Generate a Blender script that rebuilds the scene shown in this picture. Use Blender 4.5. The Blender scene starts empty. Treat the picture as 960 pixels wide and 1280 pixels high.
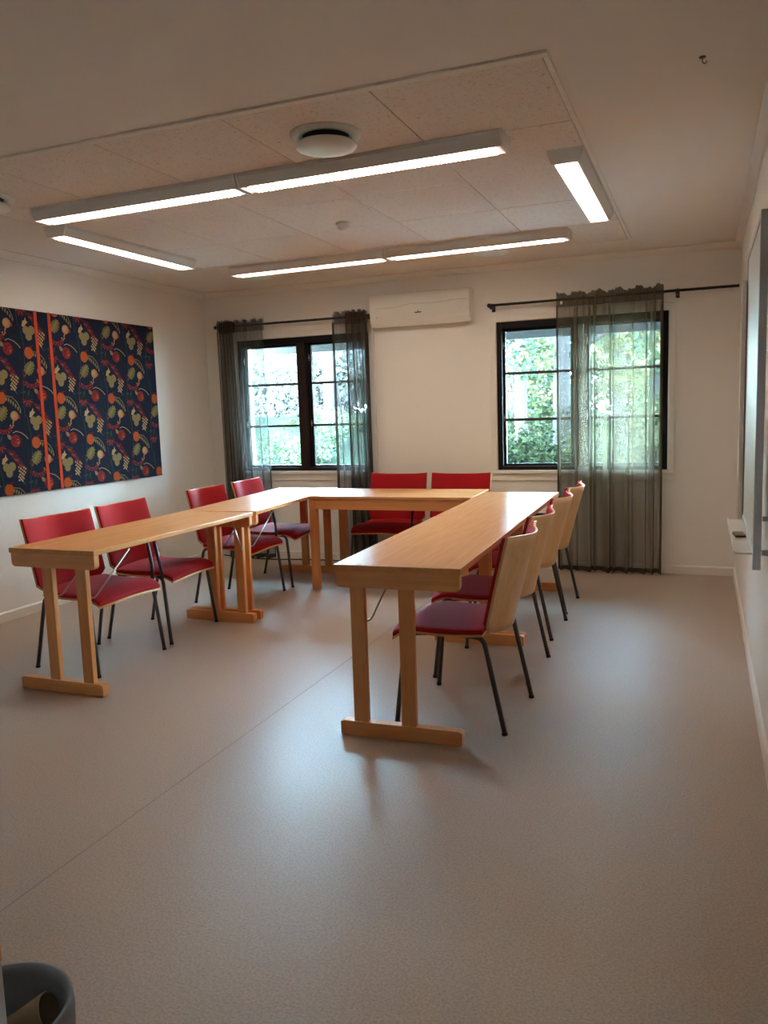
import bpy, bmesh, math, random
from mathutils import Vector, Matrix
from mathutils.bvhtree import BVHTree
SC = bpy.context.scene
COL = SC.collection
random.seed(7)
PI = math.pi

# ------------------------------------------------------------------ camera
F_PX, YAW, PITCH, ROLL, CAM_H = 1004.1, 21.811, -7.065, -1.848, 1.327
def make_camera():
    y, p, r = (math.radians(a) for a in (YAW, PITCH, ROLL))
    fwd = Vector((-math.sin(y)*math.cos(p), math.cos(y)*math.cos(p), math.sin(p)))
    right = Vector((math.cos(y), math.sin(y), 0))
    up = right.cross(fwd)
    r2 = math.cos(r)*right + math.sin(r)*up
    u2 = -math.sin(r)*right + math.cos(r)*up
    cd = bpy.data.cameras.new('camera'); co = bpy.data.objects.new('camera', cd); COL.objects.link(co)
    m = Matrix((r2, u2, -fwd)).transposed().to_4x4(); m.translation = (0, 0, CAM_H)
    co.matrix_world = m
    cd.sensor_fit = 'VERTICAL'; cd.sensor_height = 36.0; cd.lens = 36.0*F_PX/1280.0
    cd.clip_start = 0.02; cd.clip_end = 200
    SC.camera = co
make_camera()

# ------------------------------------------------------------------ world, sun, exposure
def make_world():
    w = bpy.data.worlds.new('world'); SC.world = w; w.use_nodes = True
    nt = w.node_tree; nt.nodes.clear()
    out = nt.nodes.new('ShaderNodeOutputWorld'); bg = nt.nodes.new('ShaderNodeBackground')
    sky = nt.nodes.new('ShaderNodeTexSky'); sky.sky_type = 'NISHITA'; sky.sun_disc = False
    sky.sun_elevation = math.radians(38); sky.sun_rotation = math.radians(200); sky.air_density = 1.2; sky.dust_density = 2.5
    mix = nt.nodes.new('ShaderNodeMix'); mix.data_type = 'RGBA'; mix.inputs[0].default_value = 0.55
    mix.inputs[7].default_value = (3.9, 4.9, 5.9, 1)
    nt.links.new(sky.outputs[0], mix.inputs[6]); nt.links.new(mix.outputs[2], bg.inputs[0])
    bg.inputs[1].default_value = WORLD_S
    nt.links.new(bg.outputs[0], out.inputs[0])
    sd = bpy.data.lights.new('sun', 'SUN'); so = bpy.data.objects.new('sun', sd); COL.objects.link(so)
    sd.energy = SUN_S; sd.angle = math.radians(1.0); sd.color = (1.0, 0.97, 0.9)
    d = Vector((0.22, 0.42, -0.88))          # the sun stands behind the house and lights the wood
    so.rotation_euler = d.to_track_quat('-Z', 'Y').to_euler()
WORLD_S = 27.0
SUN_S = 45.0
TUBE_S = 17.0            # radiance of the lit diffusers
make_world()
vs = SC.view_settings
vs.view_transform = 'Standard'; vs.look = 'None'; vs.gamma = 1.0; vs.exposure = 0.50; vs.use_curve_mapping = False
SC.cycles.max_bounces = 10; SC.cycles.diffuse_bounces = 7; SC.cycles.glossy_bounces = 3
SC.cycles.transmission_bounces = 4; SC.cycles.transparent_max_bounces = 14
SC.cycles.sample_clamp_indirect = 0.0; SC.cycles.caustics_reflective = False; SC.cycles.caustics_refractive = False
SC.cycles.use_denoising = True

# ------------------------------------------------------------------ materials
MATS = {}
def srgb(r, g, b):
    f = lambda c: (c/255/12.92) if c/255 <= 0.04045 else ((c/255+0.055)/1.055)**2.4
    return (f(r), f(g), f(b), 1)
def base(name):
    m = bpy.data.materials.new(name); m.use_nodes = True
    nt = m.node_tree; b = nt.nodes['Principled BSDF']; MATS[name] = m
    return m, nt, b
def simple(name, col, rough=0.5, metal=0.0, noise=0.0, scale=30, bump=0.0, spec=0.5, coat=0.0):
    m, nt, b = base(name)
    b.inputs['Base Color'].default_value = col; b.inputs['Roughness'].default_value = rough
    b.inputs['Metallic'].default_value = metal; b.inputs['Specular IOR Level'].default_value = spec
    b.inputs['Coat Weight'].default_value = coat
    if noise or bump:
        tc = nt.nodes.new('ShaderNodeTexCoord'); n = nt.nodes.new('ShaderNodeTexNoise')
        n.inputs['Scale'].default_value = scale; n.inputs['Detail'].default_value = 4
        nt.links.new(tc.outputs['Object'], n.inputs['Vector'])
        if noise:
            mx = nt.nodes.new('ShaderNodeMix'); mx.data_type = 'RGBA'
            mx.inputs[6].default_value = tuple(c*(1-noise) for c in col[:3])+(1,)
            mx.inputs[7].default_value = tuple(min(1, c*(1+noise)) for c in col[:3])+(1,)
            nt.links.new(n.outputs['Fac'], mx.inputs[0]); nt.links.new(mx.outputs[2], b.inputs['Base Color'])
        if bump:
            bp = nt.nodes.new('ShaderNodeBump'); bp.inputs['Strength'].default_value = bump; bp.inputs['Distance'].default_value = 0.002
            nt.links.new(n.outputs['Fac'], bp.inputs['Height']); nt.links.new(bp.outputs[0], b.inputs['Normal'])
    return m
def wood(name, c1, c2, axis, rough=0.35):
    m, nt, b = base(name)
    tc = nt.nodes.new('ShaderNodeTexCoord'); mp = nt.nodes.new('ShaderNodeMapping')
    sc = [22, 22, 22]; sc[axis] = 1.3; mp.inputs['Scale'].default_value = sc
    n = nt.nodes.new('ShaderNodeTexNoise'); n.inputs['Scale'].default_value = 2.2; n.inputs['Detail'].default_value = 6
    n.inputs['Distortion'].default_value = 0.4
    r = nt.nodes.new('ShaderNodeValToRGB'); r.color_ramp.elements[0].color = c1; r.color_ramp.elements[1].color = c2
    r.color_ramp.elements[0].position = 0.3; r.color_ramp.elements[1].position = 0.7
    nt.links.new(tc.outputs['Object'], mp.inputs[0]); nt.links.new(mp.outputs[0], n.inputs['Vector'])
    nt.links.new(n.outputs['Fac'], r.inputs[0]); nt.links.new(r.outputs[0], b.inputs['Base Color'])
    b.inputs['Roughness'].default_value = rough
    return m
def mk_floor_mat():
    m, nt, b = base('speckled_vinyl')
    tc = nt.nodes.new('ShaderNodeTexCoord')
    n1 = nt.nodes.new('ShaderNodeTexNoise'); n1.inputs['Scale'].default_value = 150; n1.inputs['Detail'].default_value = 3
    n2 = nt.nodes.new('ShaderNodeTexVoronoi'); n2.inputs['Scale'].default_value = 120
    n3 = nt.nodes.new('ShaderNodeTexNoise'); n3.inputs['Scale'].default_value = 0.8
    for n in (n1, n2, n3): nt.links.new(tc.outputs['Object'], n.inputs['Vector'])
    r = nt.nodes.new('ShaderNodeValToRGB')
    e = r.color_ramp.elements; e[0].position = 0.32; e[0].color = (0.345, 0.265, 0.210, 1); e[1].position = 0.62; e[1].color = (0.455, 0.365, 0.298, 1)
    nt.links.new(n1.outputs['Fac'], r.inputs[0])
    r2 = nt.nodes.new('ShaderNodeValToRGB'); e = r2.color_ramp.elements
    e[0].position = 0.0; e[0].color = (0.55, 0.5, 0.45, 1); e[1].position = 0.17; e[1].color = (1, 1, 1, 1)
    nt.links.new(n2.outputs['Distance'], r2.inputs[0])
    mx = nt.nodes.new('ShaderNodeMix'); mx.data_type = 'RGBA'; mx.blend_type = 'MULTIPLY'; mx.inputs[0].default_value = 0.55
    nt.links.new(r.outputs[0], mx.inputs[6]); nt.links.new(r2.outputs[0], mx.inputs[7])
    nt.links.new(mx.outputs[2], b.inputs['Base Color'])
    mr = nt.nodes.new('ShaderNodeMapRange'); mr.inputs['To Min'].default_value = 0.38; mr.inputs['To Max'].default_value = 0.45
    nt.links.new(n3.outputs['Fac'], mr.inputs[0]); nt.links.new(mr.outputs[0], b.inputs['Roughness'])
    b.inputs['Specular IOR Level'].default_value = 0.5
mk_floor_mat()
def mk_tile_mat():
    m, nt, b = base('acoustic_wood_wool')
    tc = nt.nodes.new('ShaderNodeTexCoord'); mp = nt.nodes.new('ShaderNodeMapping'); mp.inputs['Scale'].default_value = (60, 130, 60)
    mp.inputs['Rotation'].default_value = (0, 0, 0.6)
    n = nt.nodes.new('ShaderNodeTexNoise'); n.inputs['Scale'].default_value = 1.0; n.inputs['Detail'].default_value = 2; n.inputs['Distortion'].default_value = 1.5
    nt.links.new(tc.outputs['Object'], mp.inputs[0]); nt.links.new(mp.outputs[0], n.inputs['Vector'])
    r = nt.nodes.new('ShaderNodeValToRGB'); e = r.color_ramp.elements
    e[0].position = 0.27; e[0].color = (0.30, 0.25, 0.22, 1); e[1].position = 0.40; e[1].color = (0.76, 0.68, 0.62, 1)
    nt.links.new(n.outputs['Fac'], r.inputs[0]); nt.links.new(r.outputs[0], b.inputs['Base Color'])
    b.inputs['Roughness'].default_value = 0.95
    bp = nt.nodes.new('ShaderNodeBump'); bp.inputs['Strength'].default_value = 0.4; bp.inputs['Distance'].default_value = 0.003
    nt.links.new(n.outputs['Fac'], bp.inputs['Height']); nt.links.new(bp.outputs[0], b.inputs['Normal'])
mk_tile_mat()
def mk_sheer(name, col, transp, fine=0.06):
    m = bpy.data.materials.new(name); m.use_nodes = True; nt = m.node_tree; nt.nodes.clear(); MATS[name] = m
    out = nt.nodes.new('ShaderNodeOutputMaterial'); t = nt.nodes.new('ShaderNodeBsdfTransparent')
    t.inputs[0].default_value = (0.95, 0.98, 1.0, 1)
    d = nt.nodes.new('ShaderNodeBsdfDiffuse'); d.inputs[0].default_value = col
    tr = nt.nodes.new('ShaderNodeBsdfTranslucent'); tr.inputs[0].default_value = col
    a = nt.nodes.new('ShaderNodeMixShader'); a.inputs[0].default_value = 0.45
    mx = nt.nodes.new('ShaderNodeMixShader')
    nt.links.new(d.outputs[0], a.inputs[1]); nt.links.new(tr.outputs[0], a.inputs[2])
    tc = nt.nodes.new('ShaderNodeTexCoord'); mp = nt.nodes.new('ShaderNodeMapping'); mp.inputs['Scale'].default_value = (260, 40, 3)
    n = nt.nodes.new('ShaderNodeTexNoise'); n.inputs['Scale'].default_value = 1.0
    nt.links.new(tc.outputs['Object'], mp.inputs[0]); nt.links.new(mp.outputs[0], n.inputs['Vector'])
    mr = nt.nodes.new('ShaderNodeMapRange'); mr.inputs['To Min'].default_value = 1-transp-fine; mr.inputs['To Max'].default_value = 1-transp+fine
    # woven gauze: open area falls as T ** (1 / cos), as the threads close up at a slant
    mr.inputs['To Min'].default_value = transp-fine; mr.inputs['To Max'].default_value = transp+fine
    nt.links.new(n.outputs['Fac'], mr.inputs[0])
    g = nt.nodes.new('ShaderNodeNewGeometry'); dt = nt.nodes.new('ShaderNodeVectorMath'); dt.operation = 'DOT_PRODUCT'
    nt.links.new(g.outputs['Normal'], dt.inputs[0]); nt.links.new(g.outputs['Incoming'], dt.inputs[1])
    ab = nt.nodes.new('ShaderNodeMath'); ab.operation = 'ABSOLUTE'; nt.links.new(dt.outputs['Value'], ab.inputs[0])
    mxm = nt.nodes.new('ShaderNodeMath'); mxm.operation = 'MAXIMUM'; mxm.inputs[1].default_value = 0.12; nt.links.new(ab.outputs[0], mxm.inputs[0])
    dv = nt.nodes.new('ShaderNodeMath'); dv.operation = 'DIVIDE'; dv.inputs[0].default_value = 1.0; nt.links.new(mxm.outputs[0], dv.inputs[1])
    pw = nt.nodes.new('ShaderNodeMath'); pw.operation = 'POWER'; nt.links.new(mr.outputs[0], pw.inputs[0]); nt.links.new(dv.outputs[0], pw.inputs[1])
    iv = nt.nodes.new('ShaderNodeMath'); iv.operation = 'SUBTRACT'; iv.inputs[0].default_value = 1.0; nt.links.new(pw.outputs[0], iv.inputs[1])
    nt.links.new(iv.outputs[0], mx.inputs[0])
    nt.links.new(t.outputs[0], mx.inputs[1]); nt.links.new(a.outputs[0], mx.inputs[2]); nt.links.new(mx.outputs[0], out.inputs[0])
mk_sheer('sheer_olive', (0.205, 0.178, 0.125, 1), 0.47)
mk_sheer('sheer_grey', (0.17, 0.16, 0.15, 1), 0.60)
mk_sheer('sheer_brown', (0.13, 0.105, 0.08, 1), 0.42)
mk_sheer('sheer_hem', (0.08, 0.07, 0.05, 1), 0.12)
mk_sheer('bin_liner', (0.40, 0.43, 0.47, 1), 0.25)
def mk_glass():
    m = bpy.data.materials.new('window_glass'); m.use_nodes = True; nt = m.node_tree; nt.nodes.clear(); MATS['window_glass'] = m
    out = nt.nodes.new('ShaderNodeOutputMaterial'); t = nt.nodes.new('ShaderNodeBsdfTransparent'); t.inputs[0].default_value = (0.86, 0.97, 0.97, 1)
    g = nt.nodes.new('ShaderNodeBsdfGlossy'); g.inputs['Roughness'].default_value = 0.02
    f = nt.nodes.new('ShaderNodeFresnel'); f.inputs[0].default_value = 1.45
    mx = nt.nodes.new('ShaderNodeMixShader'); nt.links.new(f.outputs[0], mx.inputs[0])
    nt.links.new(t.outputs[0], mx.inputs[1]); nt.links.new(g.outputs[0], mx.inputs[2]); nt.links.new(mx.outputs[0], out.inputs[0])
mk_glass()
def mk_emit(name, col, s):
    m = bpy.data.materials.new(name); m.use_nodes = True; nt = m.node_tree; nt.nodes.clear(); MATS[name] = m
    out = nt.nodes.new('ShaderNodeOutputMaterial'); e = nt.nodes.new('ShaderNodeEmission')
    e.inputs[0].default_value = col; e.inputs[1].default_value = s; nt.links.new(e.outputs[0], out.inputs[0])
mk_emit('lit_diffuser', (1.0, 0.84, 0.69, 1), TUBE_S)
def mk_leaf(name, col, var=0.5, trans=0.45):
    m = bpy.data.materials.new(name); m.use_nodes = True; nt = m.node_tree; nt.nodes.clear(); MATS[name] = m
    out = nt.nodes.new('ShaderNodeOutputMaterial')
    tc = nt.nodes.new('ShaderNodeTexCoord'); n = nt.nodes.new('ShaderNodeTexNoise'); n.inputs['Scale'].default_value = 1.6
    nt.links.new(tc.outputs['Object'], n.inputs['Vector'])
    r = nt.nodes.new('ShaderNodeValToRGB'); e = r.color_ramp.elements
    e[0].position = 0.35; e[0].color = tuple(c*(1-var) for c in col[:3])+(1,)
    e[1].position = 0.65; e[1].color = tuple(min(1, c*(1+var)) for c in col[:3])+(1,)
    nt.links.new(n.outputs['Fac'], r.inputs[0])
    d = nt.nodes.new('ShaderNodeBsdfDiffuse'); t = nt.nodes.new('ShaderNodeBsdfTranslucent'); mx = nt.nodes.new('ShaderNodeMixShader')
    mx.inputs[0].default_value = trans
    nt.links.new(r.outputs[0], d.inputs[0]); nt.links.new(r.outputs[0], t.inputs[0])
    nt.links.new(d.outputs[0], mx.inputs[1]); nt.links.new(t.outputs[0], mx.inputs[2]); nt.links.new(mx.outputs[0], out.inputs[0])
mk_leaf('leaf_teal', (0.034, 0.054, 0.042, 1)); mk_leaf('leaf_green', (0.022, 0.032, 0.016, 1)); mk_leaf('leaf_yellow', (0.062, 0.058, 0.030, 1))
mk_leaf('leaf_dark', (0.009, 0.013, 0.008, 1)); mk_leaf('leaf_pale', (0.060, 0.075, 0.074, 1)); mk_leaf('leaf_glare', (0.085, 0.095, 0.092, 1), 0.25)  # the two palest leaf colours have the sky's brightness put into them
mk_leaf('grass_green', (0.007, 0.011, 0.0085, 1), 0.35, 0.1)
simple('bounce_gravel', (0.50, 0.49, 0.47, 1), 0.95, noise=0.25, scale=40, bump=0.4)  # pale reflector surface for the added strip outside

simple('wall_paint', (0.78, 0.755, 0.72, 1), 0.75, noise=0.015, scale=3, bump=0.08)
simple('ceiling_paint', (0.78, 0.735, 0.69, 1), 0.85, noise=0.02, scale=2, bump=0.05)
simple('trim_white', (0.76, 0.72, 0.67, 1), 0.45)
simple('window_black', (0.007, 0.006, 0.006, 1), 0.5, spec=0.2)
simple('window_brown', (0.025, 0.012, 0.011, 1), 0.45, spec=0.3)
simple('muntin_grey', (0.05, 0.055, 0.06, 1), 0.4)
simple('outside_grey', (0.012, 0.013, 0.013, 1), 0.6)
simple('outside_white', (0.10, 0.105, 0.11, 1), 0.5)
simple('metal_white', (0.62, 0.60, 0.58, 1), 0.4)
simple('plastic_white', (0.72, 0.70, 0.67, 1), 0.35)
simple('vent_white', (0.70, 0.69, 0.65, 1), 0.35)
simple('dark_gap', (0.012, 0.011, 0.010, 1), 0.8)
simple('rod_black', (0.010, 0.010, 0.011, 1), 0.4)
simple('leg_metal', (0.085, 0.085, 0.095, 1), 0.30, metal=0.6)
simple('brace_metal', (0.35, 0.34, 0.33, 1), 0.3, metal=0.9)
simple('rubber', (0.01, 0.01, 0.01, 1), 0.8)
simple('red_fabric', (0.37, 0.007, 0.011, 1), 0.78, spec=0.18, noise=0.10, scale=220, bump=0.35)
MATS['red_fabric'].node_tree.nodes['Principled BSDF'].inputs['Sheen Weight'].default_value = 0.03
simple('silver', (0.5, 0.5, 0.52, 1), 0.3, metal=0.9)
simple('board_white', (0.72, 0.75, 0.71, 1), 0.3)
simple('board_frame', (0.50, 0.51, 0.55, 1), 0.45)
simple('bark', (0.003, 0.003, 0.003, 1), 0.9, noise=0.35, scale=6, bump=0.6)
simple('bark_light', (0.0055, 0.0058, 0.0065, 1), 0.9, noise=0.3, scale=5, bump=0.5)
simple('bin_grey', (0.20, 0.21, 0.225, 1), 0.45)
simple('paper_brown', (0.30, 0.22, 0.13, 1), 0.8, noise=0.15, scale=30)
simple('paper_white', (0.7, 0.68, 0.62, 1), 0.8)
simple('cabinet_white', (0.62, 0.68, 0.78, 1), 0.4)
simple('seam', (0.29, 0.235, 0.19, 1), 0.6)
wood('beech_top', (0.60, 0.275, 0.095, 1), (0.71, 0.35, 0.135, 1), 1, 0.27)
wood('beech_top_cross', (0.60, 0.275, 0.095, 1), (0.71, 0.35, 0.135, 1), 0, 0.27)
for q in ('beech_top', 'beech_top_cross'): MATS[q].node_tree.nodes['Principled BSDF'].inputs['Specular IOR Level'].default_value = 0.35
wood('beech_leg', (0.66, 0.265, 0.080, 1), (0.76, 0.335, 0.115, 1), 2, 0.38)
wood('beech_rail', (0.66, 0.265, 0.080, 1), (0.76, 0.335, 0.115, 1), 0, 0.38)
wood('ply_shell', (0.66, 0.35, 0.135, 1), (0.76, 0.44, 0.19, 1), 2, 0.33)
simple('ply_edge', (0.62, 0.40, 0.22, 1), 0.5)
# textile print colours
simple('print_navy', (0.010, 0.015, 0.036, 1), 0.9, spec=0.12, noise=0.25, scale=300, bump=0.2)
for nm, c in dict(print_red=(0.30, 0.022, 0.02), print_orange=(0.55, 0.10, 0.022), print_ribbon=(0.72, 0.085, 0.025), print_maroon=(0.14, 0.018, 0.028),
                  print_tan=(0.30, 0.235, 0.10), print_cream=(0.52, 0.38, 0.18), print_green=(0.22, 0.20, 0.065), print_peach=(0.55, 0.25, 0.10),
                  print_teal=(0.035, 0.07, 0.085), print_dark_green=(0.02, 0.03, 0.018), print_rose=(0.30, 0.05, 0.045)).items():
    simple(nm, tuple(q*0.72 for q in c)+(1,), 0.85, spec=0.15)

# ------------------------------------------------------------------ mesh helpers
def bm_box(bm, lo, hi, mat=0, rot=None):
    v = [bm.verts.new((x, y, z)) for z in (lo[2], hi[2]) for y in (lo[1], hi[1]) for x in (lo[0], hi[0])]
    if rot:
        for q in v: q.co = rot @ q.co
    for f in ((0, 2, 3, 1), (4, 5, 7, 6), (0, 1, 5, 4), (2, 6, 7, 3), (0, 4, 6, 2), (1, 3, 7, 5)):
        fc = bm.faces.new([v[i] for i in f]); fc.material_index = mat
    return v
def bm_tube(bm, pts, r, n=10, mat=0, cap=True):
    pts = [Vector(p) for p in pts]; rings = []
    rr = r if isinstance(r, (list, tuple)) else [r]*len(pts)
    ref = None
    for i, p in enumerate(pts):
        if i == 0: t = pts[1]-p
        elif i == len(pts)-1: t = p-pts[i-1]
        else: t = (pts[i+1]-p).normalized()+(p-pts[i-1]).normalized()
        t.normalize()
        if ref is None: ref = Vector((1, 0, 0)) if abs(t.x) < 0.8 else Vector((0, 1, 0))
        a = (ref-t*ref.dot(t)).normalized(); b = t.cross(a); ref = a
        rings.append([bm.verts.new(p+rr[i]*(math.cos(2*PI*k/n)*a+math.sin(2*PI*k/n)*b)) for k in range(n)])
    for i in range(len(rings)-1):
        for k in range(n):
            f = bm.faces.new((rings[i][k], rings[i][(k+1) % n], rings[i+1][(k+1) % n], rings[i+1][k])); f.material_index = mat; f.smooth = True
    if cap:
        bm.faces.new(rings[0][::-1]).material_index = mat; bm.faces.new(rings[-1]).material_index = mat
def bend(pts, rad=0.03, n=4):
    """round the inner corners of a polyline"""
    pts = [Vector(p) for p in pts]; out = [pts[0]]
    for i in range(1, len(pts)-1):
        a, b, c = pts[i-1], pts[i], pts[i+1]
        d1 = min(rad, (a-b).length*0.45); d2 = min(rad, (c-b).length*0.45)
        p, q = b+(a-b).normalized()*d1, b+(c-b).normalized()*d2
        for k in range(n+1):
            t = k/n; out.append((1-t)**2*p+2*t*(1-t)*b+t*t*q)
    out.append(pts[-1]); return out
def bm_lathe(bm, prof, n=32, c=(0, 0), mat=0):
    rings = []
    for r, z in prof:
        rings.append([bm.verts.new((c[0]+r*math.cos(2*PI*k/n), c[1]+r*math.sin(2*PI*k/n), z)) for k in range(n)] if r > 1e-5 else [bm.verts.new((c[0], c[1], z))])
    for a, b in zip(rings, rings[1:]):
        for k in range(n):
            if len(a) == 1 and len(b) == 1: continue
            if len(a) == 1: f = bm.faces.new((a[0], b[(k+1) % n], b[k]))
            elif len(b) == 1: f = bm.faces.new((a[k], a[(k+1) % n], b[0]))
            else: f = bm.faces.new((a[k], a[(k+1) % n], b[(k+1) % n], b[k]))
            f.smooth = True; f.material_index = mat
def bm_sheet(bm, fn, nu, nv, thick=0.0, tdir=None, mat=0, mat_edge=None):
    """grid fn(u,v) u,v in 0..1; with thickness along tdir vector (closed shell)"""
    A = [[bm.verts.new(fn(i/nu, j/nv)) for j in range(nv+1)] for i in range(nu+1)]
    for i in range(nu):
        for j in range(nv):
            f = bm.faces.new((A[i][j], A[i+1][j], A[i+1][j+1], A[i][j+1])); f.smooth = True; f.material_index = mat
    if thick:
        td = Vector(tdir)*thick
        Bv = [[bm.verts.new(A[i][j].co+td) for j in range(nv+1)] for i in range(nu+1)]
        for i in range(nu):
            for j in range(nv):
                f = bm.faces.new((Bv[i][j], Bv[i][j+1], Bv[i+1][j+1], Bv[i+1][j])); f.smooth = True; f.material_index = mat
        me = mat if mat_edge is None else mat_edge
        ring = [(i, 0) for i in range(nu)]+[(nu, j) for j in range(nv)]+[(i, nv) for i in range(nu, 0, -1)]+[(0, j) for j in range(nv, 0, -1)]
        for k in range(len(ring)):
            (a, b), (c, d) = ring[k], ring[(k+1) % len(ring)]
            f = bm.faces.new((A[a][b], Bv[a][b], Bv[c][d], A[c][d])); f.material_index = me
def bm_prism(bm, outline, lo, hi, axis, mat=0):
    """extrude a 2D outline along axis (0,1,2) between lo and hi"""
    def P(a, b, t):
        return {0: (t, a, b), 1: (a, t, b), 2: (a, b, t)}[axis]
    A = [bm.verts.new(P(a, b, lo)) for a, b in outline]; B = [bm.verts.new(P(a, b, hi)) for a, b in outline]
    n = len(outline)
    bm.faces.new(A).material_index = mat; bm.faces.new(B[::-1]).material_index = mat
    for k in range(n): bm.faces.new((A[k], B[k], B[(k+1) % n], A[(k+1) % n])).material_index = mat
def obj(name, bm, mats, parent=None, bevel=0.0, segs=2, loc=None):
    bmesh.ops.recalc_face_normals(bm, faces=bm.faces)
    me = bpy.data.meshes.new(name); bm.to_mesh(me); bm.free()
    for m in ([mats] if isinstance(mats, str) else mats): me.materials.append(MATS[m])
    o = bpy.data.objects.new(name, me); COL.objects.link(o)
    if parent: o.parent = parent
    if loc: o.location = loc
    if bevel:
        md = o.modifiers.new('bevel', 'BEVEL'); md.width = bevel; md.segments = segs; md.limit_method = 'ANGLE'; md.angle_limit = math.radians(40)
        md.harden_normals = False
    return o
def boxes(name, lst, mats, parent=None, bevel=0.0, loc=None):
    bm = bmesh.new()
    for b in lst: bm_box(bm, b[0], b[1], b[2] if len(b) > 2 else 0)
    return obj(name, bm, mats, parent, bevel, loc=loc)
def tag(o, label=None, cat=None, group=None, kind=None):
    if label: o['label'] = label
    if cat: o['category'] = cat
    if group: o['group'] = group
    if kind: o['kind'] = kind
    return o
def thing(name, label, cat, loc=(0, 0, 0), rz=0.0, group=None):
    o = bpy.data.objects.new(name, None); COL.objects.link(o); o.location = loc; o.rotation_euler = (0, 0, rz); o.empty_display_size = 0.1
    return tag(o, label, cat, group)
def dup(root, loc, rz, label):
    def cp(o, parent):
        c = o.copy(); COL.objects.link(c); c.parent = parent
        for ch in list(o.children):
            cp(ch, c)
        return c
    kids = list(root.children)
    r = root.copy(); COL.objects.link(r); r.location = loc; r.rotation_euler = (0, 0, rz); r['label'] = label
    for k in kids: cp(k, r)
    return r

# ------------------------------------------------------------------ room shell
XR, XL, YB, YF, H = 0.235, -4.39, 6.585, -1.6, 2.483
W2 = (-1.594, -0.262); W1 = (-4.055, -2.725); WZ = (0.818, 2.026)
TH = 0.24
boxes('floor', [((XL-TH, YF-TH, -0.12), (XR+TH, YB+TH, 0.0))], 'speckled_vinyl')['kind'] = 'structure'
boxes('ceiling', [((XL-TH, YF-TH, H), (XR+TH, YB+TH, H+0.15))], 'ceiling_paint')['kind'] = 'structure'
boxes('wall_left', [((XL-TH, YF-TH, 0), (XL, YB+TH, H))], 'wall_paint')['kind'] = 'structure'
boxes('wall_right', [((XR, YF-TH, 0), (XR+TH, YB+TH, H))], 'wall_paint')['kind'] = 'structure'
boxes('wall_front', [((XL, YF-TH, 0), (XR, YF, H))], 'wall_paint')['kind'] = 'structure'
boxes('wall_back', [((XL, YB, 0), (W1[0], YB+TH, H)), ((W1[0], YB, 0), (W1[1], YB+TH, WZ[0])), ((W1[0], YB, WZ[1]), (W1[1], YB+TH, H)),
                    ((W1[1], YB, 0), (W2[0], YB+TH, H)), ((W2[0], YB, 0), (W2[1], YB+TH, WZ[0])), ((W2[0], YB, WZ[1]), (W2[1], YB+TH, H)),
                    ((W2[1], YB, 0), (XR, YB+TH, H))], 'wall_paint')['kind'] = 'structure'
def prof_strip(name, prof, p0, p1, inward, mat='trim_white'):
    """extrude a profile (offset from wall, z) along a wall"""
    bm = bmesh.new(); p0 = Vector(p0); p1 = Vector(p1); n = Vector(inward)
    A = [bm.verts.new(p0+n*a+Vector((0, 0, z))) for a, z in prof]; B = [bm.verts.new(p1+n*a+Vector((0, 0, z))) for a, z in prof]
    k = len(prof); bm.faces.new(A); bm.faces.new(B[::-1])
    for i in range(k): bm.faces.new((A[i], B[i], B[(i+1) % k], A[(i+1) % k]))
    tag(obj(name, bm, mat), kind='structure')
base_p = [(0, 0), (0.013, 0), (0.013, 0.058), (0.007, 0.066), (0, 0.068)]
corn_p = [(0, H-0.045), (0.010, H-0.045), (0.016, H-0.035), (0.036, H-0.014), (0.045, H-0.008), (0.045, H), (0, H)]
prof_strip('baseboard_left', base_p, (XL, YF, 0), (XL, YB, 0), (1, 0, 0)); prof_strip('baseboard_right', base_p, (XR, YF, 0), (XR, YB, 0), (-1, 0, 0))
prof_strip('baseboard_back', base_p, (XL, YB, 0), (XR, YB, 0), (0, -1, 0)); prof_strip('baseboard_front', base_p, (XL, YF, 0), (XR, YF, 0), (0, 1, 0))
prof_strip('trim_1', corn_p, (XL, YF, 0), (XL, YB, 0), (1, 0, 0)); prof_strip('trim_2', corn_p, (XR, YF, 0), (XR, YB, 0), (-1, 0, 0))
prof_strip('trim_3', corn_p, (XL, YB, 0), (XR, YB, 0), (0, -1, 0)); prof_strip('trim_4', corn_p, (XL, YF, 0), (XR, YF, 0), (0, 1, 0))
# welded seam in the vinyl
boxes('trim_5', [((-1.779, YF, 0.0), (-1.775, YB-0.014, 0.0006))], 'seam')['kind'] = 'structure'

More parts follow.
